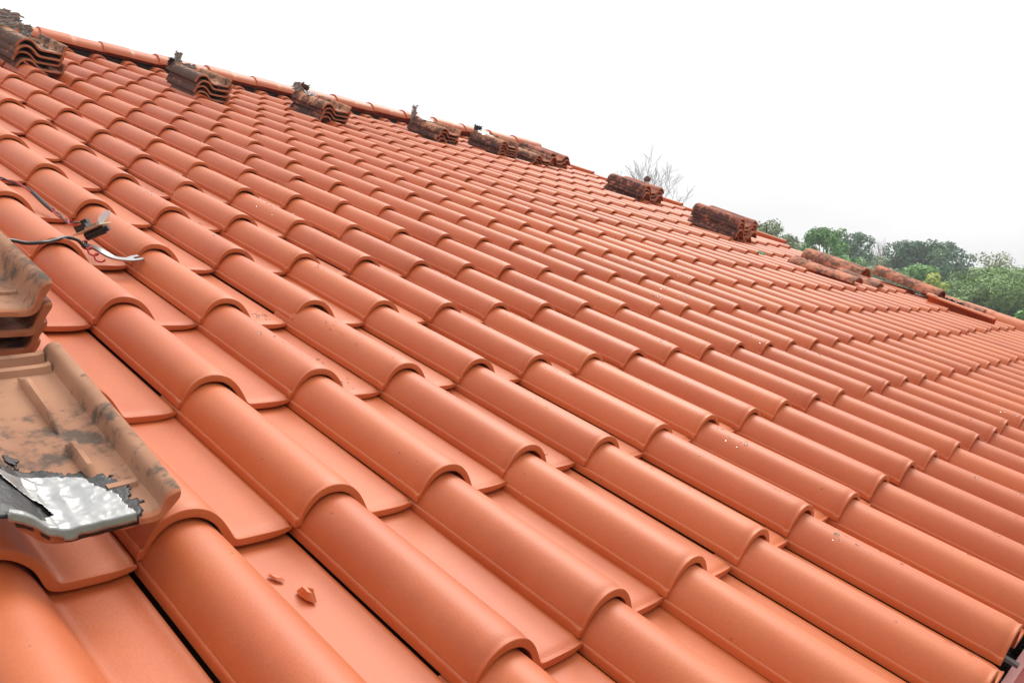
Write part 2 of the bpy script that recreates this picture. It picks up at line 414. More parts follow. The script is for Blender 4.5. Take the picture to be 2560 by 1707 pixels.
# walls below
def wpt(x, y, z): return ROOF @ (Vector((x, y, z)) * U)
inv = ROOF.inverted()
mb = MB(); zt = wpt(0, -2.4, -.4).z
yf = wpt(0, -2.4, -.4).y; yb = 2 * wpt(0, YR, 0).y - yf; zr = wpt(0, YR, -.35).z; yr = wpt(0, YR, 0).y
x0, x1 = X0 * U, 28.8 * U
pts = [(x, y, z) for x in (x0, x1) for (y, z) in ((yf, 0), (yb, 0), (yb, zt - .02), (yr, zr - .02), (yf, zt - .02))]
mb.add([inv @ Vector(p) for p in pts], [(0, 1, 2, 3, 4), (9, 8, 7, 6, 5), (0, 4, 9, 5), (1, 6, 7, 2)])
link('house_wall', mb.mesh('house_wall', M_WALL), roof)

# ------------------------------------------------------------------ old tiles
OTOP = [(0, .045), (.01, .085), (.05, .155), (.11, .215), (.19, .252), (.27, .262), (.34, .252), (.41, .215), (.47, .165), (.52, .115), (.57, .088), (.62, .080), (.74, .080), (.86, .082), (.97, .086), (1.03, .09), (1.055, .105), (1.075, .20), (1.095, .262), (1.118, .284), (1.16, .288)]
OBOT = [(0, 0), (.05, .0), (.07, .075), (.11, .145), (.16, .185), (.22, .206), (.27, .21), (.33, .202), (.385, .172), (.43, .128), (.475, .075), (.52, .042), (.58, .03), (.72, .03), (.86, .032), (.99, .036), (1.06, .045), (1.095, .09), (1.12, .17), (1.155, .24)]
NTOP = OTOP[:-7] + [(.97, .084), (1.035, .088), (1.06, .10), (1.078, .165), (1.092, .192), (1.13, .205), (1.16, .20)]
NBOT = OBOT[:-5] + [(.86, .032), (.99, .036), (1.06, .045), (1.11, .09), (1.155, .15)]
def old_tile(cut=0, name='old_roof_tile', m=M_OLD, ribs=True, broken=False, seed=0):
    ot, ob = (NTOP, NBOT) if broken else (OTOP, OBOT)
    T = resample([p for p in ot if p[0] >= cut], 40); B = resample([p for p in ob if p[0] >= cut], 40)
    ys = [0, .012, .035, .08, .3, .6, .9, 1.2, 1.5, 1.8, 1.97, 2.0]; dr = [.02, .008, .002, 0, 0, 0, 0, 0, 0, 0, .004, .015]
    V, F = sweep(T, B, ys, dr); mb = MB()
    r = random.Random(seed)
    V = [(x + .004 * U * noise.noise((x * 60, y * 60, seed)), y + (.02 * U * noise.noise((x * 50, z * 50, seed)) if y < .01 * U or y > 1.95 * U else 0), z + .006 * U * noise.noise((x * 40, y * 40, seed + 5))) for x, y, z in V]
    mb.add(V, F)
    if ribs:
        def rib(x0, x1, y0, y1, h, rx=0):
            P = []; n = 6; VV = []; FF = []
            for s in range(n + 1):
                t = s / n; y = y0 + (y1 - y0) * t; e = min(1, 6 * t, 6 * (1 - t)) ** .5
                c = (x0 + x1) / 2; hw = (x1 - x0) / 2
                zb = np.interp(c, *zip(*OTOP)) - .01
                for a, b in ((-1, 0), (-.75, .75), (-.35, 1), (.35, 1), (.75, .75), (1, 0)): VV.append(((c + a * hw * (.6 + .4 * e)) * U, y * U, (zb + .01 * (1 - e) + h * b * e) * U))
            for s in range(n):
                for q in range(5): a = s * 6 + q; FF.append((a, a + 1, a + 7, a + 6))
            FF += [(5, 4, 3, 2, 1, 0), tuple(range(n * 6, n * 6 + 6))]
            mb.add(VV, FF)
        rib(.83, .90, .95, 1.72, .07); rib(.83, .90, .42, .82, .07)
        # cross ribs at the head and near the nose
        for y, w_, h in ((1.78, .05, .05), (1.93, .05, .07)):
            VV = []; FF = []; xs = np.linspace(max(cut, .02), 1.05, 24)
            for x in xs:
                z = float(np.interp(x, *zip(*OTOP)))
                for a, b in ((-1, -.01), (-.5, h * .8), (.5, h * .8), (1, -.01)): VV.append((x * U, (y + a * w_) * U, (z + b) * U))
            for i in range(23):
                for q in range(3): a = i * 4 + q; FF.append((a, a + 4, a + 5, a + 1))
            mb.add(VV, FF)
        VV = []; FF = []
        for x in np.linspace(.89, 1.04, 10):
            z = float(np.interp(x, *zip(*OTOP)))
            for a, b in ((-.035, -.01), (-.02, .018), (.02, .018), (.035, -.01)): VV.append((x * U, (.3 + a) * U, (z + b) * U))
        for i in range(9):
            for q in range(3): a = i * 4 + q; FF.append((a, a + 4, a + 5, a + 1))
        mb.add(VV, FF)
    return mb.mesh(name, m, True, 40)
DT = [(x, z) for x, z in TOP if x <= .62]; DB = [(x, z) for x, z in BOT if x <= .62]
DTOP = [(x, z) for x, z in DT] + [(.75, -.0), (.88, .0), (.96, .05)] + [(x + 1.0, z) for x, z in DT if .03 < x < .5] + [(1.53, .06), (1.56, .02)]
DBOT = [(x, z) for x, z in DB] + [(.75, -.055), (.9, -.055), (.98, -.0)] + [(x + 1.0, z) for x, z in DB if .05 < x < .48] + [(1.48, .03), (1.51, -.01)]
def double_tile(m, seed):
    T = resample(DTOP, 52); B = resample(DBOT, 52)
    V, F = sweep(T, B, [0, .012, .035, .3, .8, 1.3, 1.8, 1.93, 1.96, 2.0], [.02, .008, .0, 0, 0, 0, 0, .0, .03, .04])
    V = [(x + .01 * U * noise.noise((x * 60, y * 60, seed)), y, z + .01 * U * noise.noise((x * 40, y * 40, seed + 5))) for x, y, z in V]
    return mesh('old_double_tile', V, F, m, True, angle=40)
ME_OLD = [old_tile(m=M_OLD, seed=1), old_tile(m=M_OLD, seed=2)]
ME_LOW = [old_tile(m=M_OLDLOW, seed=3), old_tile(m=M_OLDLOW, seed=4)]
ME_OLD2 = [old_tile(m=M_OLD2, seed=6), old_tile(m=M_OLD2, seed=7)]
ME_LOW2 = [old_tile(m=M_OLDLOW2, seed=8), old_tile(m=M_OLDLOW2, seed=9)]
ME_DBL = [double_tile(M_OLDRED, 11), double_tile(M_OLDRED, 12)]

def crumple(name, w, h, m, seed, amp=.08, tear=.35, nx=16, ny=12, curl=.0, th=.006):
    "torn crumpled sheet in its own xy plane, bending up in z"
    V = []; F = []
    for i in range(nx + 1):
        for j in range(ny + 1):
            x, y = i / nx - .5, j / ny
            r = noise.noise((x * 5 + seed, y * 5, 1)); r2 = noise.noise((x * 13, y * 13 + seed, 2))
            V.append(((x * w + .05 * r2 * w) * U, (y * h + .06 * r * h) * U, (amp * (r + .6 * r2) + curl * y * y) * U))
    for i in range(nx):
        for j in range(ny):
            x, y = (i + .5) / nx - .5, (j + .5) / ny
            e = min(x + .5, .5 - x, 1 - y) * 2
            if e < tear * (.5 + .9 * noise.noise((x * 7 + seed, y * 7, 5)) + .3 * noise.noise((x * 19, y * 19, seed))): continue
            a = i * (ny + 1) + j; F.append((a, a + ny + 1, a + ny + 2, a + 1))
    me = mesh(name, V, F, m, False)
    bm = bmesh.new(); bm.from_mesh(me); bmesh.ops.delete(bm, geom=[v for v in bm.verts if not v.link_faces], context='VERTS')
    bmesh.ops.solidify(bm, geom=bm.faces[:], thickness=th * U); bm.to_mesh(me); bm.free(); return me

STACKS = [  # x, k, layers, kind, description, pitch between layers, z0, tilt, flashing
    (3.0, 11.5, 4, 'single', 'stack cut by the left edge', .158, .085, 0, 'big'),
    (8.06, 12.1, 4, 'single', 'second ridge stack from left', .155, .085, 0, 'mid'),
    (12.7, 12.25, 4, 'single', 'third ridge stack from left', .15, .085, 0, 'pink'),
    (19.0, 12.85, 4, 'single', 'stack with tall curled scrap', .135, .085, 0, 'curl'),
    (22.1, 12.55, 5, 'single', 'left stack of touching trio', .118, .085, 0, 'flat'),
    (23.85, 12.2, 3, 'single', 'lowest, middle stack of touching trio', .13, .085, 0, 'none'),
    (25.45, 12.55, 4, 'double', 'right stack of touching trio', .15, .085, 0, 'none'),
    (25.0, 9.15, 5, 'double', 'stack before the vent pipe', .13, .085, 0, 'none'),
    (23.5, 6.05, 6, 'double', 'rightmost stack beside the trees', .128, .085, 0, 'none'),
]
LAYER = {3: ['bottom', 'middle', 'top'], 4: ['bottom', 'second from bottom', 'third from bottom', 'top'],
         5: ['bottom', 'second from bottom', 'middle', 'second from top', 'top'],
         6: ['bottom', 'second from bottom', 'third from bottom', 'third from top', 'second from top', 'top']}
for si, (sx, sk, nl, kind, desc, dz, z0, tilt, fl) in enumerate(STACKS):
    for l in range(nl):
        top = l == nl - 1
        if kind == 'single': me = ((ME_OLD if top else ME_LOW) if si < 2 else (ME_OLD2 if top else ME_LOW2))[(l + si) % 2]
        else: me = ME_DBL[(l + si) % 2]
        jx, jy, jr = random.gauss(0, .03 if kind == 'single' else .045), random.gauss(0, .045), random.gauss(0, .014)
        if top: jx *= .4; jy *= .4; jr *= .4
        mw = ROOF @ local(sx + jx, sk * G + jy, z0 + l * dz, jr, random.gauss(0, .004), random.gauss(0, .008))
        name = 'old_roof_tile' if kind == 'single' else 'old_double_tile'
        e = link(name, me, None, mw)
        noun = ('blotched cream old tile' if kind == 'single' else 'stained red-brown double-roll tile') if top else ('sooty old tile' if kind == 'single' else 'dark double-roll tile')
        tag(e, f'{noun}, {LAYER[nl][l]} of {desc}', 'roof tile', 'old tiles in ' + desc)
        if top and fl != 'none':
            specs = {'big': [(.9, .5, .25, 1.2, -.15, M_FOILGREY), (.45, .40, .75, 1.35, .3, M_FOILGREY), (.8, .3, .15, .9, -.5, M_FOILGREY)],
                     'mid': [(.3, .26, .1, 1.3, .3, M_BIT), (.3, .42, .3, 1.25, .1, M_FOILGREY), (.6, .26, .6, .9, -.3, M_FOIL)],
                     'pink': [(.6, .38, .2, 1.2, .1, M_FOILGREY), (.35, .42, .42, 1.3, -.1, M_OLDRED), (.5, .25, .25, .5, .1, M_FOIL)],
                     'curl': [(.28, .6, .08, 1.3, 0, M_FOILGREY), (.7, .4, .3, .3, 0, M_FOIL), (.4, .3, .1, 1.1, .2, M_FOIL)],
                     'flat': [(.8, .5, .4, .25, .1, M_FOIL), (.6, .25, .35, .9, 0, M_BIT)]}[fl]
            for q, (w_, h_, px, tl, rz, mm) in enumerate(specs):
                cme = crumple('torn_flashing', w_, h_ * (1 if fl in ('curl', 'flat') else .8), mm, si * 7.3 + q * 3.1, .06, .3, curl=.1)
                ph = .262 * math.sin(math.pi * min(.55, max(0.03, px)) / .55) if px < .55 else .09
                y_ = 1.9 if tl > .6 else 1.15
                link('torn_flashing', cme, e, None, local(px, y_, ph + (.02 if tl > .6 else .03), rz, tl if tl > .6 else .03))
    # dark felt hanging out of the rear of the stack
# green scrap, black hook on the last stack
mb = MB(); mb.tube([ROOF @ (Vector(q) * U) for q in smooth_path([(25.0, 6.05 * G + .1, .72), (25.15, 6.05 * G, .80), (25.35, 6.03 * G, .92), (25.5, 6.0 * G, .9), (25.55, 5.98 * G, .76), (25.62, 5.97 * G, .6)], 5)], .016 * U, 6)
tag(link('bent_wire', mb.mesh('bent_wire', M_BIT, True)), 'black bent wire sticking out of the rightmost tile stack', 'wire')

# near stack at the left edge (grey tan hollow ends)
for l in range(4):
    top = l == 3
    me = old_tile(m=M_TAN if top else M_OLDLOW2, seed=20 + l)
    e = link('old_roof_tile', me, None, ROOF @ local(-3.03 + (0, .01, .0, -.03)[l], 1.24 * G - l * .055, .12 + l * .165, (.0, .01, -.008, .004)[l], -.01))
    tag(e, f'{"tan" if top else "brown"} old tile with hooked rim, {LAYER[4][l]} of the near stack at the left edge', 'roof tile', 'old tiles in the near stack at the left edge')

# single old tile lying across the rolls in the foreground, left part broken away
t = empty('broken_roof_tile', ROOF @ local(-3.04, -.06 * G, .228, -.02, .0, -.07))
tag(t, 'broken tan old tile patched with silver foil, lying in the left foreground', 'roof tile')
cut = .34
link('tile_body', old_tile(cut=cut, m=M_TAN, seed=31, name='tile_body', broken=True), t, None, Matrix.Identity(4))
def drape(name, poly, m, th, amp, seed, res=46, lift=.008, ragged=.03):
    "a sheet laid over the old tile's top surface inside polygon poly (tile units)"
    xs = [p[0] for p in poly]; ys = [p[1] for p in poly]; x0, x1, y0, y1 = min(xs) - .05, max(xs) + .05, min(ys) - .05, max(ys) + .05
    def inside(x, y):
        c = False; n = len(poly)
        for i in range(n):
            a, b = poly[i], poly[(i + 1) % n]
            if (a[1] > y) != (b[1] > y) and x < (b[0] - a[0]) * (y - a[1]) / (b[1] - a[1]) + a[0]: c = not c
        return c
    V = []; F = []; idx = {}
    def ridged(v): return 1 - abs(noise.noise(v)) * 2
    for i in range(res + 1):
        for j in range(res + 1):
            x = x0 + (x1 - x0) * i / res; y = y0 + (y1 - y0) * j / res
            z = float(np.interp(x, *zip(*OTOP)))
            z += lift + amp * (.6 * ridged((x * 4 + seed, y * 4, 0)) + .35 * ridged((x * 9, y * 9 + seed, 1)) + .10 * ridged((x * 20, y * 20, seed)))
            if y < -.0: z += y * 2.2
            V.append((x * U, y * U, z * U))
    for i in range(res):
        for j in range(res):
            x = x0 + (x1 - x0) * (i + .5) / res; y = y0 + (y1 - y0) * (j + .5) / res
            q = ragged * max(.12, min(1, (y + .02) * 8))
            if inside(x + q * noise.noise((x * 14, y * 14, seed)) + q * .6 * noise.noise((x * 40, y * 40, seed)), y + q * noise.noise((x * 14, y * 14, seed + 9)) + q * .6 * noise.noise((x * 40, y * 40, seed + 4))):
                a = i * (res + 1) + j; F.append((a, a + res + 1, a + res + 2, a + 1))
    me = mesh(name, V, F, m, True); bm = bmesh.new(); bm.from_mesh(me)
    bmesh.ops.delete(bm, geom=[v for v in bm.verts if not v.link_faces], context='VERTS')
    bmesh.ops.solidify(bm, geom=bm.faces[:], thickness=th * U); bm.to_mesh(me); bm.free(); return me
link('bitumen_patch', drape('bitumen_patch', [(.26, -.01), (.26, .62), (.33, .58), (.40, .45), (.52, .62), (.66, .60), (.74, .50), (.88, .50), (.97, .34), (1.0, .12), (.94, -.02)], M_BIT, .008, .012, 2.2, lift=.004, ragged=.06), t, None, Matrix.Identity(4))
link('foil_patch', drape('foil_patch', [(.34, -.02), (.36, .035), (.50, .04), (.57, .13), (.55, .24), (.46, .30), (.38, .42), (.38, .50), (.48, .44), (.58, .50), (.70, .46), (.80, .42), (.86, .28), (.91, .14), (.93, -.02), (.6, -.022)], M_FOIL, .003, .016, 5.1, res=120, lift=.018, ragged=.02), t, None, Matrix.Identity(4))
link('bitumen_fleck', drape('bitumen_fleck', [(.50, .66), (.56, .64), (.58, .72), (.52, .75)], M_BIT, .006, .01, 8.2, res=20, lift=.006, ragged=.015), t, None, Matrix.Identity(4))

# ------------------------------------------------------------------ loose cap tiles along the gable edge
def cap(label, x, k, z, L, r, h, m, rz, rx=0, ry=0, collar=.35, emb=False, nm='cap_tile', flip=False):
    me = barrel(L, r, r * .93, h, collar=collar, m=m, name=nm, embossed=emb)
    M = ROOF @ local(x, k * G, z, -math.pi / 2 + rz, rx, ry) @ (Matrix.Rotation(math.pi, 4, 'X') if flip else Matrix.Identity(4))
    # origin is the upper end; the cap points down the slope
    return tag(link(nm, me, None, M), label, 'cap tile')
CAPG = 'loose cap tiles along the gable edge'
cap('large orange-brown cap tile lying on the gable edge below the tallest stack', 26.2, 5.05, .22, 2.25, .58, .62, M_CAPOLD, .02, 0, -.02, collar=0)
cap('flatter stained cap tile lying left of the large orange-brown one', 23.4, 4.6, .16, 2.3, .50, .45, M_CAPOLD, .03, 0, -.03, collar=.3)
cap('short dark-ended cap tile sticking out beneath the large orange-brown one', 25.2, 4.05, .08, 1.5, .50, .62, M_CAPOLD, .0, 0, 0, collar=0)
cap('blackened cap tile with a pale collar, raised over a dark gap', 27.9, 3.85, .38, 2.4, .52, .62, M_CAPOLD, -.01, 0, .02, collar=.45, emb=False)
cap('mottled cap tile behind the loose new orange one', 28.7, 2.9, .20, 2.1, .50, .5, M_CAPOLD, 0, 0, 0, collar=0)
cap('new orange cap tile lying loose on its side in front of the mottled one', 26.6, 2.5, .24, 2.2, .32, .6, M_NEW, .05, -.5, 0, collar=.3)
for i in range(4):
    o = bpy.data.objects.new('ridge_cap', me_ridge); scene.collection.objects.link(o); o.parent = roof
    o.matrix_local = local(29.05, (2.1 - i * 1.08) * G, .04, -math.pi / 2, 0, -.03)
me = crumple('black_debris', .9, .35, M_BIT, 3.3, .1, .5)
tag(link('black_debris', me, None, ROOF @ local(28.2, 2.2 * G, .32, 1.4, .2)), 'crumpled black and grey tar scrap below the mottled cap tile', 'debris')
me = crumple('leaf', .55, .22, M_GREEN, 1.3, .06, .3)
tag(link('green_leaf', me, None, ROOF @ local(21.6, 4.75 * G, .27, .3, 0)), 'small green leaf on the tiles left of the large orange-brown cap tile', 'leaf')

# ------------------------------------------------------------------ electronics by the near stack
def rp(*q): return ROOF @ (Vector(q) * U)
bx, by, bz = -.30, 3.22 * G, .25
_a = Vector((.63, -.48, .61)).normalized(); _n = Vector((-.33, .42, .84)); _n = (_n - _a * _n.dot(_a)).normalized(); _b = _n.cross(_a)
B = empty('circuit_board', ROOF @ Matrix.Translation(Vector((bx, by, bz)) * U) @ Matrix((_a, _b, _n)).transposed().to_4x4() @ Matrix.Scale(.8, 4))
tag(B, 'small tan circuit board with black connector and silver plate, in the channel left of the cable', 'circuit board')
B['label'] = 'small tan circuit board with black connectors at the end of the cables'
def part(name, mb, m, par, smooth=False): return link(name, mb.mesh(name, m, smooth, 40 if smooth else None), par, None, Matrix.Identity(4))
mb = MB(); mb.box((-.19 * U, -.20 * U, -.008 * U), (.21 * U, .20 * U, .008 * U)); part('board', mb, M_PCB, B)
mb = MB(); mb.box((-.20 * U, -.02 * U, .0085 * U), (-.04 * U, .19 * U, .11 * U)); mb.box((-.10 * U, .03 * U, .11 * U), (-.02 * U, .13 * U, .16 * U)); part('connector', mb, M_BLACK, B)
mb = MB(); mb.box((-.035 * U, -.12 * U, .0085 * U), (.14 * U, .17 * U, .045 * U)); part('metal_shield', mb, M_STEEL, B)
V = []; 
mb = MB(); Q = [(math.cos(t) * .11, math.sin(t) * .055) for t in np.linspace(0, 2 * math.pi, 20, endpoint=False)]
rq = Matrix.Rotation(-.35, 3, 'Y') @ Matrix.Rotation(1.35, 3, 'X'); VV = [rq @ Vector((x, y, z)) * U + Vector((.24, .0, .085)) * U for z in (0, .012) for x, y in Q]
mb.add(VV, [tuple(range(20))[::-1], tuple(range(20, 40))] + [(i, (i + 1) % 20, 20 + (i + 1) % 20, 20 + i) for i in range(20)]); part('bright_plate', mb, simple('white_plate', (.8, .8, .8), .3), B)
mb = MB(); mb.tube([Vector((-.08, -.08, -.075)) * U, Vector((.20, -.08, -.075)) * U], .06 * U, 14); mb.tube([Vector((.20, -.08, -.075)) * U, Vector((.25, -.08, -.075)) * U], .04 * U, 12); part('capacitor', mb, M_BLACK, B, True)
# steel strip with a notched end
P = smooth_path([(-.40, 3.13 * G, .10), (-.32, 3.07 * G, .10), (-.22, 2.96 * G, .07), (-.10, 2.92 * G, .075), (-.02, 2.925 * G, .085)], 6)
V = []; F = []
for i, q in enumerate(P):
    d = (P[min(i + 1, len(P) - 1)] - P[max(i - 1, 0)]).normalized(); s = Vector((-d.y, d.x, 0)).normalized()
    wdt = .045 + .02 * max(0, (i - 17) / 7)
    for a, b in ((-1, 0), (1, 0), (1, .02), (-1, .02)): V.append((q + s * a * wdt + Vector((0, 0, b))) * U)
for i in range(len(P) - 1):
    for a in range(4): F.append((i * 4 + a, i * 4 + (a + 1) % 4, i * 4 + 4 + (a + 1) % 4, i * 4 + 4 + a))
F += [(3, 2, 1, 0), tuple(range(len(V) - 4, len(V)))]
e = P[-1]; d = (P[-1] - P[-3]).normalized(); s = Vector((-d.y, d.x, 0))
mbs = MB(); mbs.add(V, F)
for sg in (-1, 1):
    n0 = e + s * sg * .045
    mbs.add([(n0 + s * a * .022 + d * b + Vector((0, 0, c))) * U for b in (-.001, .085) for a, c in ((-1, 0), (1, 0), (1, .02), (-1, .02))], [(0, 1, 5, 4), (1, 2, 6, 5), (2, 3, 7, 6), (3, 0, 4, 7), (4, 5, 6, 7)])
o = link('steel_strip', mbs.mesh('steel_strip', M_STEEL), None, ROOF); tag(o, 'thin bent steel strip with a notched end lying in the tile channel', 'metal strip')
mb = MB(); mb.tube(smooth_path([(q[0] * U, q[1] * G * U, q[2] * U) for q in [(-1.75, 2.70, .32), (-1.3, 2.84, .27), (-1.13, 2.86, .24), (-.95, 2.88, .25), (-.80, 2.97, .235), (-.67, 3.03, .235), (-.56, 3.02, .22), (-.48, 3.02, .15), (-.42, 3.10, .16)]], 8), .019 * U, 10)
o = link('power_cable', mb.mesh('power_cable', M_BLACK, True), None, ROOF); tag(o, 'single thick black cable lying over the roll from the near stack', 'cable')
tw = smooth_path([(q[0] * U, q[1] * G * U, q[2] * U) for q in [(-.95, 4.35, .12), (-.72, 4.42, .13), (-.58, 4.62, .12), (-.42, 4.58, .12), (-.30, 4.40, .11), (-.24, 4.15, .05), (-.20, 3.95, .03), (-.22, 3.75, .06), (-.25, 3.62, .10), (-.22, 3.48, .20)]], 10)
W = empty('wire_pair', ROOF); tag(W, 'twisted thin red and black wires running down from the upper left', 'wire')
for nm, m, ph in (('black_wire', M_BLACK, 0), ('red_wire', M_RED, math.pi)):
    P = []
    for i, q in enumerate(tw):
        a = ph + i * .33; d = (tw[min(i + 1, len(tw) - 1)] - tw[max(i - 1, 0)]).normalized(); s = Vector((-d.y, d.x, 0)).normalized()
        P.append(q + (s * math.cos(a) + Vector((0, 0, 1)) * math.sin(a)) * .014 * U)
    mb = MB(); mb.tube(P, .0115 * U, 7); part(nm, mb, m, W, True)
for a, b in ((5, 18), (42, 56)):
    mb = MB(); mb.tube(tw[a:b], .026 * U, 8); part('heat_shrink', mb, M_BLACK, W, True)
mb = MB(); P = []
for i in range(40):
    a = i * .5; P.append(Vector((-.46 + .0018 * i + .035 * math.cos(a), 3.10 * G - .010 * i, .16 + .03 * math.sin(a) - .002 * i)) * U)
mb.tube(P, .010 * U, 6)
o = link('coiled_wire', mb.mesh('coiled_wire', M_RED, True), None, ROOF); tag(o, 'short coiled red wire hanging below the circuit board', 'wire')

# ------------------------------------------------------------------ clay chips
def chip(name, x, k, z, w, l, h, rz, seed, label):
    V = []; F = []; n = 9
    for r_ in (1, .55):
        for i in range(n):
            a = 2 * math.pi * i / n; q = 1 + .28 * noise.noise((math.cos(a) * 2 + seed, math.sin(a) * 2, r_))
            V.append((math.cos(a) * w * r_ * q * U, math.sin(a) * l * r_ * q * U, (0 if r_ == 1 else h * (1 + .5 * noise.noise((a, seed, 0)))) * U))
    F = [(i, (i + 1) % n, n + (i + 1) % n, n + i) for i in range(n)] + [tuple(range(n, 2 * n)), tuple(range(n))[::-1]]
    me = mesh(name, V, F, M_NEW, False); addtint(me, np.full(len(V), .2, 'f'))
    tag(link(name, me, None, ROOF @ local(x, k * G, z, rz, -.04)), label, 'clay chip')
chip('clay_chip', -1.32, -.19, -.083, .026, .055, .010, .5, 1, 'small flat pale clay chip in the foreground tile channel')
chip('clay_chip', -1.255, -.325, -.073, .034, .075, .042, .15, 6, 'larger raised dark clay chip in the foreground tile channel')

# ------------------------------------------------------------------ rain drops
V = []; F = []
def drop(x, y, z, r, sq, n, ax):
    base = len(V); seg = 8
    t = n.cross(Vector((0, 1, 0))).normalized(); bvec = n.cross(t)
    c = Vector((x, y, z))
    V.append(tuple((c + n * r * sq) * U))
    for ring, (rr, hh) in enumerate(((.55, .82), (.88, .45), (1, -.02))):
        for i in range(seg):
            a = 2 * math.pi * i / seg; V.append(tuple((c + (t * math.cos(a) + bvec * math.sin(a) * ax) * r * rr + n * r * sq * hh) * U))
    for i in range(seg): F.append((base, base + 1 + i, base + 1 + (i + 1) % seg))
    for q in range(2):
        for i in range(seg):
            a = base + 1 + q * seg + i; b = base + 1 + q * seg + (i + 1) % seg; F.append((a, a + seg, b + seg, b))
    F.append(tuple(base + 1 + 2 * seg + i for i in range(seg))[::-1])
rd = random.Random(3); made = 0
tpos = {(j, k): (x, y, rz, rx) for (A, j, k, x, y, rz, rx, ry) in tiles}
while made < 4200:
    j = rd.randint(-2, 12); k = rd.randint(-2, 9)
    dens = .25 + .75 * max(0, noise.noise((j * .45, k * .5, 4.2)) + .25)
    if rd.random() > dens: continue
    q = proj((j + .3, k * G + .8, .2))
    if not q or q[0] < 250 or q[0] > 2700 or (k < 1 and j < 1): continue
    x, y, rz, rx = tpos[(j, k)]
    cx, cy = rd.choice([rd.uniform(.15, .5), rd.uniform(.68, .85)]), rd.uniform(.15, 1.55)
    for _ in range(rd.randint(3, 16)):
        u = cx + rd.gauss(0, .06); v = cy + rd.gauss(0, .14)
        if not (.03 < u < .9 and .1 < v < 1.65): continue
        s = 1 - .06 * max(0, min(1, (v - .3) / 1.4)); z = topz(u); z2 = topz(u + .01)
        uu = .29 + (u - .29) * s if u < .6 else u; zz = z * (1 - (1 - s) * .45) if (z > -.03 and u < .6) else z
        n = Vector((-(z2 - z) / .01, 0, 1)).normalized()
        r = min(.020, rd.lognormvariate(math.log(.0115), .4))
        drop(x + uu - v * rz, y + v, zz + v * TILT - .0005, r, .32, n, rd.uniform(.8, 1.7)); made += 1
me = mesh('water_droplets', V, F, M_WATER, True); o = link('water_droplets', me, None, ROOF)
tag(o, 'fine rain droplets scattered over the new orange tiles', 'water droplets', None, 'stuff')

# ------------------------------------------------------------------ ground, hills, trees
def ray(px, py):
    d = (Rr * ((px - 1280) / 1280 / FOC) + Rd * ((py - 853.5) / 1280 / FOC) + Rf); return (R0 @ d).normalized()
def at(px, py, D):
    d = ray(px, py); s = D / math.hypot(d.x, d.y); return CW + d * s
def hill(x, y):
    d = ray(2250, 780); dist = (x - CW.x) * d.x + (y - CW.y) * d.y
    h = max(0, dist - 32) * .085; h = min(h, 7 + .02 * max(0, dist - 110))
    return h + .5 * noise.noise((x * .05, y * .05, 0)) * min(1, max(0, dist - 20) / 20)
m, nt, b = mat('meadow', .9, spec=.2)
n = tnoise(nt, coords(nt), .35, 8, .6); nt.links.new(ramp(nt, n, [(.3, (.05, .08, .025)), (.55, (.09, .12, .04)), (.75, (.14, .12, .07))]), b.inputs['Base Color']); bump(nt, b, n, .8, .2)
V = []; F = []; xs = [-118, -80, -50, -20] + list(range(-10, 140, 5)) + [150, 168]; n_ = len(xs)
for x in xs:
    for y in xs: V.append((x, y, hill(x, y)))
for i in range(n_ - 1):
    for j in range(n_ - 1): a = i * n_ + j; F.append((a, a + n_, a + n_ + 1, a + 1))
tag(link('ground', mesh('ground', V, F, m)), kind='structure')

def leafmat(name, c1, c2, c3):
    m, nt, b = mat(name, .6, spec=.3)
    c1, c2, c3 = [tuple(min(.6, v * 2.2) for v in c) for c in (c1, c2, c3)]
    oi = attr(nt, 'tint'); nt.links.new(ramp(nt, oi, [(0, c1), (.5, c2), (1, c3)]), b.inputs['Base Color'])
    b.inputs['Subsurface Weight'].default_value = 0
    return m
L_DARK = leafmat('leaves_dark', (.022, .055, .030), (.045, .095, .045), (.08, .14, .06))
L_MID = leafmat('leaves_mid', (.045, .10, .03), (.08, .17, .05), (.15, .25, .07))
L_OLIVE = leafmat('leaves_olive', (.07, .09, .045), (.12, .15, .075), (.19, .21, .10))
L_LIGHT = leafmat('leaves_light', (.055, .10, .03), (.10, .165, .05), (.18, .24, .075))
L_YEL = leafmat('leaves_yellow', (.14, .19, .04), (.24, .28, .06), (.36, .34, .08))
M_BARK = simple('bark', (.12, .10, .08), .9, .2, nscale=8, namt=.4)
M_TWIG = simple('pale_twigs', (.2, .18, .165), .9, .2)
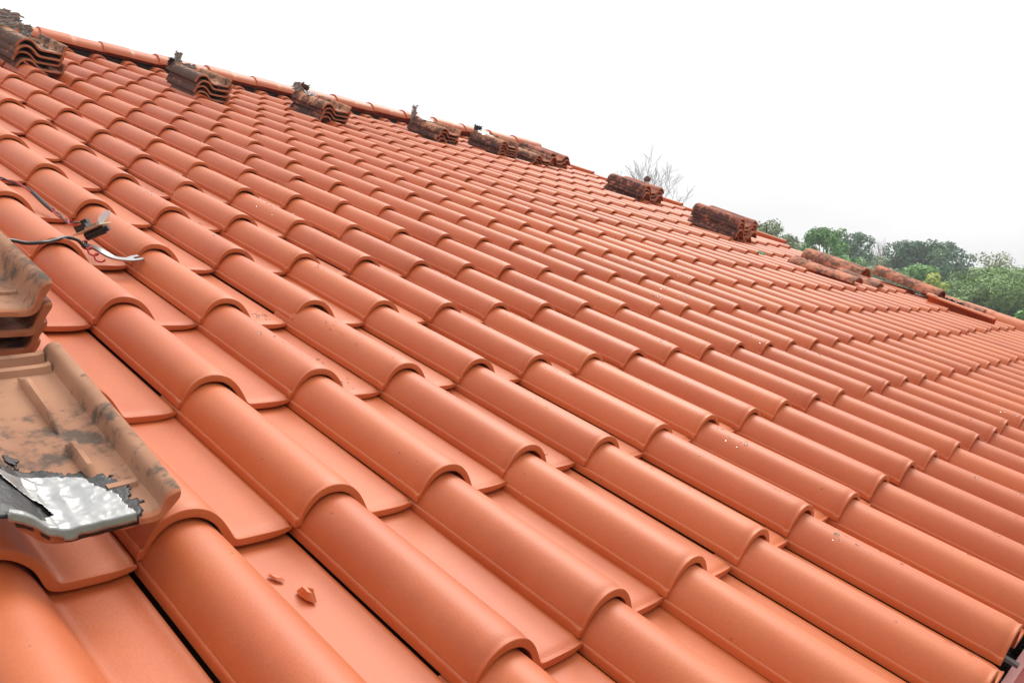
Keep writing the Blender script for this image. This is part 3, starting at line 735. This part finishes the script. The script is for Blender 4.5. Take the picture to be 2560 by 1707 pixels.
def tree(label, px, top, hw, D, m, nblob=26,  leaf=.24, dens=160, sparse=0, low=.25, gap=.0, seed=0, round_=1.0, cat='tree', nm='tree', trunk=True):
    r = random.Random(seed * 13 + 5)
    P = at(px, top, D); gz = hill(P.x, P.y); H = P.z - gz; W = 1.35 * hw / (1280 * FOC) * D
    e = empty(nm, Matrix.Translation((P.x, P.y, gz))); tag(e, label, cat, 'trees beyond the house')
    V = []; F = []; T = []; blobs = []
    hc = H * (1 - low)          # crown height
    for i in range(int(nblob * 2)):
        a = r.uniform(0, 2 * math.pi); t = r.random() ** .9
        zz = H - hc * t; prof = min(1, t * 2.6 + .22) ** .6
        rad = W * prof * math.sqrt(r.random()) * .8
        br = max(.35, W * r.uniform(.26, .42)) * (1 - .3 * (1 - t))
        blobs.append((math.cos(a) * rad, math.sin(a) * rad, min(zz, H - br * .75), br))
    blobs.append((0, 0, H - W * .28, W * .33))
    for (bx_, by_, bz_, br) in blobs:
        bt = r.uniform(-.18, .18)
        nleaf = int(dens * 1.15 * (br / leaf) ** 2 * .15 * (1 - sparse)) + 20
        for _ in range(nleaf):
            d = Vector((r.gauss(0, 1), r.gauss(0, 1), r.gauss(0, 1))).normalized()
            q = Vector((bx_, by_, bz_)) + Vector((d.x, d.y, d.z * .8)) * br * (r.uniform(.55, 1.06) ** .6)
            if noise.noise((q.x * .9 + seed, q.y * .9, q.z * .9)) < -.28 + gap: continue
            nrm = (d + Vector((r.gauss(0, .5), r.gauss(0, .5), r.gauss(0, .5) + .4))).normalized()
            u = nrm.orthogonal().normalized(); v = nrm.cross(u); an = r.uniform(0, 6.28)
            u, v = u * math.cos(an) + v * math.sin(an), v * math.cos(an) - u * math.sin(an)
            s = leaf * r.uniform(.5, 1.1); b0 = len(V)
            V.extend([tuple(q - u * s * .5), tuple(q + v * s * .32), tuple(q + u * s * .5), tuple(q - v * s * .32)])
            F.append((b0, b0 + 1, b0 + 2, b0 + 3)); tt = min(1, max(0, .5 + bt + r.gauss(0, .16)))
            T += [tt] * 4
    me = mesh('crown', V, F, m, False); addtint(me, np.array(T, 'f')); link('crown', me, e, None, Matrix.Identity(4))
    mb = MB(); mb.tube([(0, 0, -.3), (W * .03, 0, H * .35), (-W * .03, W * .04, H * .6), (0, 0, H * .85)], [W * .07 + .05, W * .055 + .04, W * .035 + .03, .03], 8)
    for i in range(10):
        bb = blobs[i % len(blobs)]; z0 = r.uniform(.3, .6) * H
        mb.tube([(0, 0, z0), (bb[0] * .5, bb[1] * .5, (z0 + bb[2]) / 2 + .1), (bb[0], bb[1], bb[2])], [.06 + W * .01, .04, .015], 5)
    link('trunk', mb.mesh('trunk', M_BARK, True), e, None, Matrix.Identity(4))
def bare(label, px, top, hw, D, seed, m=M_TWIG, depth=5, th=.035, spread=.42, n0=5, nm='bare_tree'):
    r = random.Random(seed); P = at(px, top, D); gz = hill(P.x, P.y); H = P.z - gz; W = hw / (1280 * FOC) * D
    e = empty(nm, Matrix.Translation((P.x, P.y, gz))); tag(e, label, 'tree', 'trees beyond the house')
    mb = MB(); tw_ = MB()
    mb.tube([(0, 0, -.2), (.03 * H, 0, H * .2), (0, .02 * H, H * .42)], [.05 * H * .5, .018 * H, .012 * H], 7)
    def grow(p, d, L, rad, lv):
        q = p + d * L; mid = p + d * L * .5 + Vector((r.gauss(0, .06), r.gauss(0, .06), 0)) * L
        (mb if lv < 2 else tw_).tube([p, mid, q], [max(.0065, v) for v in (rad, rad * .85, rad * .65)], 5 if lv < 2 else 3, cap=False)
        if lv >= depth: return
        for i in range(r.choice((2, 3, 3))):
            nd = (d + Vector((r.gauss(0, spread), r.gauss(0, spread), r.gauss(.08, spread * .7)))).normalized()
            grow(q if r.random() < .6 else mid, nd, L * r.uniform(.6, .85), rad * .62, lv + 1)
    L0 = H * .22
    for i in range(n0):
        a = i * 2 * math.pi / n0 + r.random(); sp = W / H * 1.5
        grow(Vector((0, .02 * H, H * (.30 + .03 * i))), Vector((math.cos(a) * sp, math.sin(a) * sp, 1)).normalized(), L0, th, 0)
    link('trunk', mb.mesh('trunk', M_BARK, True), e, None, Matrix.Identity(4)); link('twigs', tw_.mesh('twigs', m), e, None, Matrix.Identity(4))

tree('loose grey-green tree just right of the tallest tile stack', 1928, 545, 68, 42, L_OLIVE, 30, .17, 120, .2, .15, .05, 1)
tree('low grey tree between the grey-green and the bright green tree', 1990, 602, 45, 90, L_OLIVE, 14, .35, 120, .1, .2, .0, 2)
tree('bright green bushy tree, tallest above the large loose cap tile', 2068, 570, 60, 50, L_MID, 30, .2, 170, 0, .1, .0, 3)
tree('dark blue-green tree right behind the bright green one', 2128, 582, 50, 75, L_DARK, 24, .28, 170, 0, .1, .0, 4)
bare('bare pale tree between the two dark crowns', 2204, 600, 24, 95, 8, depth=4, th=.05, spread=.2)
tree('large dark evergreen crown, left half of the widest dark tree pair', 2290, 600, 62, 70, L_DARK, 30, .26, 180, 0, .1, .0, 5)
tree('dark drooping crown, right half of the widest dark tree pair', 2345, 606, 62, 72, L_DARK, 30, .26, 160, .1, .1, .05, 6)
tree('light green tree in front of the dark tree pair', 2292, 660, 58, 50, L_MID, 26, .2, 160, 0, .1, .0, 7)
tree('small yellow-green tree low in front of the dark tree pair', 2335, 680, 38, 42, L_YEL, 18, .17, 150, .05, .1, .0, 8)
tree('tall open grey-green tree at the right edge', 2500, 628, 72, 55, L_OLIVE, 26, .17, 70, .45, .15, .18, 9)
tree('broad yellow-green feathery tree in front of the right edge', 2500, 668, 105, 48, L_LIGHT, 40, .17, 150, 0, .05, .0, 10)
tree('yellow-green bush low beside the broad feathery tree', 2400, 742, 60, 40, L_LIGHT, 24, .16, 150, 0, .05, .0, 11)
tree('dark green shrub in the right corner under the feathery tree', 2555, 775, 30, 34, L_MID, 14, .14, 150, 0, .05, .0, 12)
# wood that fills the slope behind them
fill = [(1900, 560, 40, 55, L_OLIVE), (1975, 585, 40, 60, L_OLIVE), (2020, 590, 36, 58, L_MID), (2260, 640, 55, 80, L_DARK), (2380, 655, 40, 78, L_DARK), (2430, 700, 46, 66, L_LIGHT), (2160, 640, 60, 85, L_OLIVE), (2215, 648, 50, 80, L_OLIVE), (2110, 640, 50, 58, L_MID), (2180, 665, 48, 62, L_OLIVE), (2235, 672, 40, 66, L_DARK), (2400, 690, 45, 75, L_OLIVE), (2420, 715, 40, 60, L_MID), (2040, 630, 40, 70, L_MID), (2450, 730, 50, 90, L_DARK), (2145, 690, 40, 45, L_MID)]
names = ['grey-green tree touching the tallest stack from behind', 'olive tree between the tallest stack and the bright green tree', 'green tree at the left foot of the bright green one', 'dark tree under the left half of the dark pair', 'dark tree under the right half of the dark pair', 'pale green tree left of the broad feathery tree', 'olive tree in the far wood above the large cap tile', 'olive tree below the bare pale tree', 'green tree low right of the bright green one', 'grey-olive tree over the end of the large cap tile', 'dark tree left below the dark tree pair', 'olive tree right below the dark tree pair', 'green tree right of the yellow-green small tree', 'green tree left below the bright green one', 'distant dark tree in the gap left of the feathery tree', 'small green tree in the dip between the loose cap tiles']
for i, ((px, tp, hw, D, m), lb) in enumerate(zip(fill, names)): tree(lb, px, tp, hw, D, m, 22, .24, 150, 0, .05, .0, 30 + i)
bare('bare thin tree behind the vent pipe', 1618, 430, 36, 38, 4, depth=5, th=.016, spread=.33, n0=5)
0 and bare('leafless shrub top right of the tallest stack', 1880, 530, 30, 45, 15, depth=4, th=.02, spread=.25)

# vent pipe beyond the gable
P = at(1618, 441, 13); gz = hill(P.x, P.y)
e = empty('vent_pipe', Matrix.Translation((P.x, P.y, gz))); tag(e, 'grey vent pipe with a brown cap behind the reddish tile stack', 'vent pipe')
H = P.z - gz
mb = MB(); mb.tube([(0, 0, 0), (0, 0, H - .05)], .034, 16); part('pipe', mb, simple('grey_pipe', (.42, .42, .42), .45, .5), e, True)
mb = MB(); mb.tube([(0, 0, H - .085), (0, 0, H - .06), (0, 0, H - .025), (0, 0, H - .02), (0, 0, H)], [.040, .056, .056, .035, .028], 12); part('pipe_cap', mb, simple('brown_pipe_cap', (.16, .07, .055), .7, .3, nscale=60), e)

# thin haze between here and the wooded slope
hz = MB(); hz.box((-120, -120, -3), (170, 170, 26)); me = hz.mesh('haze', M_BLACK); me.materials.clear()
m = bpy.data.materials.new('haze'); m.use_nodes = True; nt = m.node_tree; nt.nodes.clear()
o_ = N(nt, 'ShaderNodeOutputMaterial'); pv = N(nt, 'ShaderNodeVolumePrincipled'); pv.inputs['Color'].default_value = (.93, .95, 1, 1); pv.inputs['Density'].default_value = .002
nt.links.new(pv.outputs[0], o_.inputs['Volume']); me.materials.append(m)
USE_HAZE = True
if USE_HAZE: tag(link('haze', me), kind='stuff')
